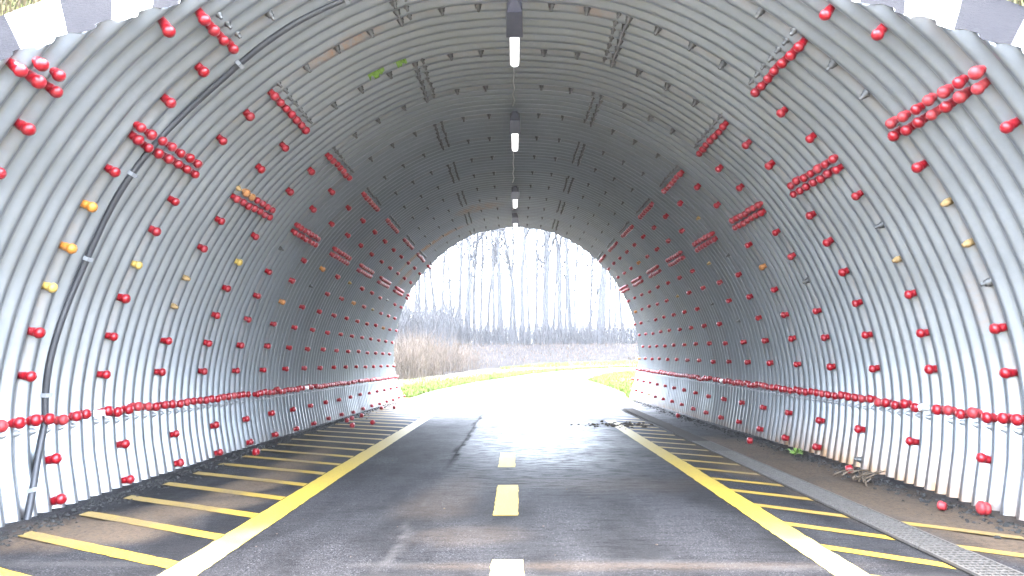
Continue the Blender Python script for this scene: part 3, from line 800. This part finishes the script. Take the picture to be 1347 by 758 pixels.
pts = [(1.9 + random.gauss(0, .38), 11.6 + random.gauss(0, .25)) for _ in range(160)] + [(2.42 + random.gauss(0, .06), 11.9 + random.gauss(0, .1)) for _ in range(50)] + [(1.15, 11.4), (2.3, 13.2)]
tag(stones('mud_clods', pts, .008, .03, m_mud), 'dark mud clods strewn across the right side of the road near the exit', 'mud', kind='stuff')

# ------------------------------------------------------------------ verge grass
pts = []
for _ in range(16000):
    y = random.uniform(21, 47); x0 = float(road_left(y)) - .05
    x = x0 - abs(random.gauss(0, 1.1)) - (.0)
    if y < float(np.interp(x, VERGE[:, 1], VERGE[:, 0])): pts.append((x, y, float(ground_z(y)) - .02))
for _ in range(6000):
    y = random.uniform(20.5, 39); x = float(road_right(y)) + .05 + abs(random.gauss(0, 1.2)); pts.append((x, y, float(ground_z(y)) - .02))
for _ in range(6000):
    x = random.uniform(-1, 14); y = float(verge_far(x)) - random.random() ** 1.5 * 2.0
    if x < float(road_left(y)) - .05: pts.append((x, y, float(ground_z(y)) - .02))
tag(blades('verge_grass', pts, .05, .16, m_grass, .02, .6), 'bright fresh green grass verge along both sides of the path outside', 'grass', kind='stuff')
pts = [(random.uniform(-14, 30), random.uniform(46, 63), 0) for _ in range(5000)]
pts = [(x, y, float(ground_z(y))) for x, y, _ in pts if y > float(verge_far(x)) + .2]
tag(blades('field_stubble', pts, .08, .3, m_reed, .025, .9), 'thin brown stubble over the ploughed field', 'stubble', kind='stuff')

# ------------------------------------------------------------------ trees and brush outside
def grow(mb_t, mb_c, p, d, r, L, depth, seed_lean=.12):
    """one limb: trunk goes to mb_t, the rest to mb_c"""
    n = 6 if depth == 0 else 4
    pts = [p.copy()]; rad = [r]; dirs = [d.copy()]
    for i in range(n):
        d = (d + Vector((random.gauss(0, seed_lean), random.gauss(0, seed_lean), .05 if depth else .03))).normalized()
        p = p + d * (L / n); pts.append(p.copy()); rad.append(r * (1 - (.55 if depth == 0 else (.6 if depth == 1 else .85)) * (i + 1) / n)); dirs.append(d.copy())
    (mb_t if depth == 0 else mb_c).tube(pts, rad, 8 if depth == 0 else (5 if depth == 1 else 3), False)
    if depth >= 3: return
    nb = (13, 7, 5)[depth]
    for k in range(nb):
        f = random.uniform(.38 if depth == 0 else .25, 1.); i = min(n - 1, int(f * n)); q = pts[i].lerp(pts[i + 1], f * n - i)
        a = random.random() * 6.28; side = Vector((math.cos(a), math.sin(a), 0)); nd = (dirs[i] * random.uniform(.7, 1.2) + side * random.uniform(.4, .9)).normalized()
        rr_ = max((.065, .03, .016)[depth], rad[i] * random.uniform(.35, .6)); grow(mb_t, mb_c, q, nd, rr_, L * random.uniform(.22, .42) * (1.15 - .4 * f), depth + 1, .16)
def tree_mesh(H, r, lean, fork=False):
    a, c = MB(), MB()
    if fork:
        grow(a, c, Vector((0, 0, -.2)), Vector((0, 0, 1)), r, H * .42, 9, .02)
        top = Vector((0, 0, H * .40))
        a2 = MB(); a2.tube([(0, 0, -.2), (.02, 0, H * .2), (0, 0, H * .42)], [r, r * .9, r * .75], 8, False); a = a2; c = MB()
        for sx in (-1, 1): grow(c, c, top, Vector((sx * .28, random.gauss(0, .1), 1)).normalized(), r * .6, H * .6, 0, .06)
    else:
        grow(a, c, Vector((0, 0, -.2)), Vector((lean, 0, 1)).normalized(), r, H, 0, .035)
    return a.mesh('trunk', m_bark, True), c.mesh('crown', m_twig, False)
protos = [tree_mesh(19, .22, .02), tree_mesh(21, .23, -.03), tree_mesh(18, .23, .03), tree_mesh(20, .21, 0)]
pf = tree_mesh(20, .26, 0, True); pbig = tree_mesh(20, .33, .01); plean = tree_mesh(12, .12, .28)
def put_tree(me, u, y, k, rot, lab, grp='bare trees across the field'):
    x = (u - 678.6) / 890 * y; z = float(ground_z(y))
    r = empty('bare_tree', (x, y, z)); r.rotation_euler = (0, 0, rot); r.scale = (k, k, random.uniform(.92, 1.08) * k)
    obj_from(me[0], 'trunk', r); obj_from(me[1], 'crown', r); tag(r, lab, 'tree', grp)
put_tree(pbig, 787, 63.5, 1.15, .3, 'thickest and darkest bare trunk, standing apart at the right edge of the field')
put_tree(pf, 736.5, 65, 1., 0.05, 'bare tree whose trunk forks into a wide Y, left of the thickest trunk')
put_tree(protos[0], 718.5, 65, 1.05, 1., 'straight bare trunk just left of the forked tree')
put_tree(protos[1], 751, 65, 1., 2., 'straight bare trunk between the forked tree and the leaning sapling')
put_tree(plean, 766, 66, 1., 0., 'thin leaning sapling left of the thickest trunk')
put_tree(protos[2], 688, 64.5, 1.1, 4., 'stout bare trunk near the middle of the row, under the far lamp')
put_tree(protos[3], 661, 65, 1.0, 5., 'bare trunk just left of the middle of the row')
put_tree(protos[1], 563, 66, .8, .7, 'leftmost bare trunk of the row, above the tan brush by the left wall')
ANCH = ((563, 'the leftmost trunk'), (661, 'the middle trunk'), (688, 'the stout trunk'), (718.5, 'the straight trunk beside the forked tree'), (736.5, 'the forked tree'), (766, 'the leaning sapling'), (787, 'the thickest trunk'))
MORE = sorted(((573, 68, .8), (581.5, 66, .85), (592, 72, .8), (603, 67, .9), (612, 66, 1.), (625, 68, .95), (633, 74, .9), (642, 70, .85), (650, 66, .9), (670, 76, .9), (676, 66, .9), (697, 74, .85), (706, 66, .85), (728, 76, .8),
         (744, 78, .8), (759, 80, .8), (775, 78, .85), (800, 76, .8), (808, 70, .75), (820, 74, .8), (552, 72, .85), (545, 70, .8), (617, 82, .9), (655, 84, .85), (714, 85, .9), (793, 86, .9)))
ORD = ('first', 'second', 'third', 'fourth', 'fifth', 'sixth', 'seventh', 'eighth', 'ninth')
for i, (u, y, k) in enumerate(MORE):
    au, an = min(ANCH, key=lambda q: abs(q[0] - u)); right = u > au
    rank = sum(1 for q in MORE if (au < q[0] <= u if right else u <= q[0] < au) and min(ANCH, key=lambda z: abs(z[0] - q[0]))[0] == au)
    look = 'pale far bare tree' if y > 73 else 'slender bare tree'
    put_tree(protos[i % 4], u + random.uniform(-1, 1), y, k * random.uniform(.92, 1.05), random.random() * 6.28, '%s, %s to the %s of %s' % (look, ORD[rank - 1], 'right' if right else 'left', an))

def brush(n, fx_, fy_, h0, h1, wd):
    V = []; F = []
    for _ in range(n):
        x, y = fx_(), fy_(); z = float(ground_z(y)) - .05; h = random.uniform(h0, h1) * random.uniform(.5, 1)
        p = Vector((x, y, z)); a = random.random() * 6.28
        segs = [(p, Vector((random.gauss(0, .15), random.gauss(0, .15), 1)), h)]
        for k in range(3):
            f = random.uniform(.3, .9); q = p + segs[0][1] * h * f
            segs.append((q, Vector((random.gauss(0, .5), random.gauss(0, .5), 1)).normalized(), h * random.uniform(.25, .5)))
        for q, d, L in segs:
            s = Vector((math.cos(a), math.sin(a), 0)) * wd; s2 = Vector((-math.sin(a), math.cos(a), 0)) * wd; b0 = len(V); e = q + d * L
            V += [q + s, q - s * .5 + s2 * .87, q - s * .5 - s2 * .87, e]; F += [(b0, b0 + 1, b0 + 3), (b0 + 1, b0 + 2, b0 + 3), (b0 + 2, b0, b0 + 3)]
    return V, F
V, F = brush(10000, lambda: random.uniform(-26, 30), lambda: random.uniform(62.6, 70), 1.2, 3.4, .022)
tag(link_mesh('thicket', V, F, m_thick), 'grey leafless undergrowth massed under the trees across the field', 'undergrowth', kind='stuff')
V, F = brush(3000, lambda: random.uniform(-26, -5.5), lambda: random.uniform(60, 74), 3, 6.5, .03)
tag(link_mesh('scrub', V, F, m_thick), 'taller grey scrub behind the tan brush at the left of the exit', 'undergrowth', kind='stuff')
bi = 0
for x, y, n, h, lab in ((-5.6, 33.2, 330, 2.2, 'tan leafless bush closest to the left wall of the exit'), (-4.9, 36.5, 280, 2.4, 'tallest tan leafless bush, second from the left wall'),
                        (-5.6, 39.5, 260, 2.6, 'tan leafless bush standing behind the tallest one'), (-3.9, 40.5, 200, 2.3, 'tan leafless bush by the bend of the grass verge'),
                        (-7.0, 44, 260, 2.6, 'pale tan bush farthest back toward the field'), (-3.0, 44.0, 110, 1.6, 'small sparse tan bush at the field edge, rightmost of the bushes')):
    bx, by = x, y
    V, F = brush(n, lambda: bx + random.gauss(0, .62), lambda: by + random.gauss(0, .9), h * .7, h, .012)
    o = empty('bush', (bx, by, float(ground_z(by)))); tag(o, lab, 'bush', 'tan bushes left of the path')
    c = link_mesh('stems', V, F, m_reed, o); c['kind'] = 'stuff'; c.matrix_parent_inverse = Matrix.Translation((-bx, -by, -float(ground_z(by))))

# ------------------------------------------------------------------ winter haze: one closed box of even, thin air round everything
HAZE = .0006
hb = MB(); hb.box((0, 420, 20), (700, 1100, 60))
for v in hb.v: v.z = -2.5 if v.z < 0 else 32.
mh = bpy.data.materials.new('haze'); mh.use_nodes = True; t = mh.node_tree; t.nodes.remove(t.nodes['Principled BSDF'])
pv = t.nodes.new('ShaderNodeVolumePrincipled'); pv.inputs['Color'].default_value = (.93, .96, 1, 1); pv.inputs['Density'].default_value = HAZE; pv.inputs['Anisotropy'].default_value = .2
t.links.new(pv.outputs[0], t.nodes['Material Output'].inputs['Volume'])
tag(hb.build('haze', mh), kind='stuff')
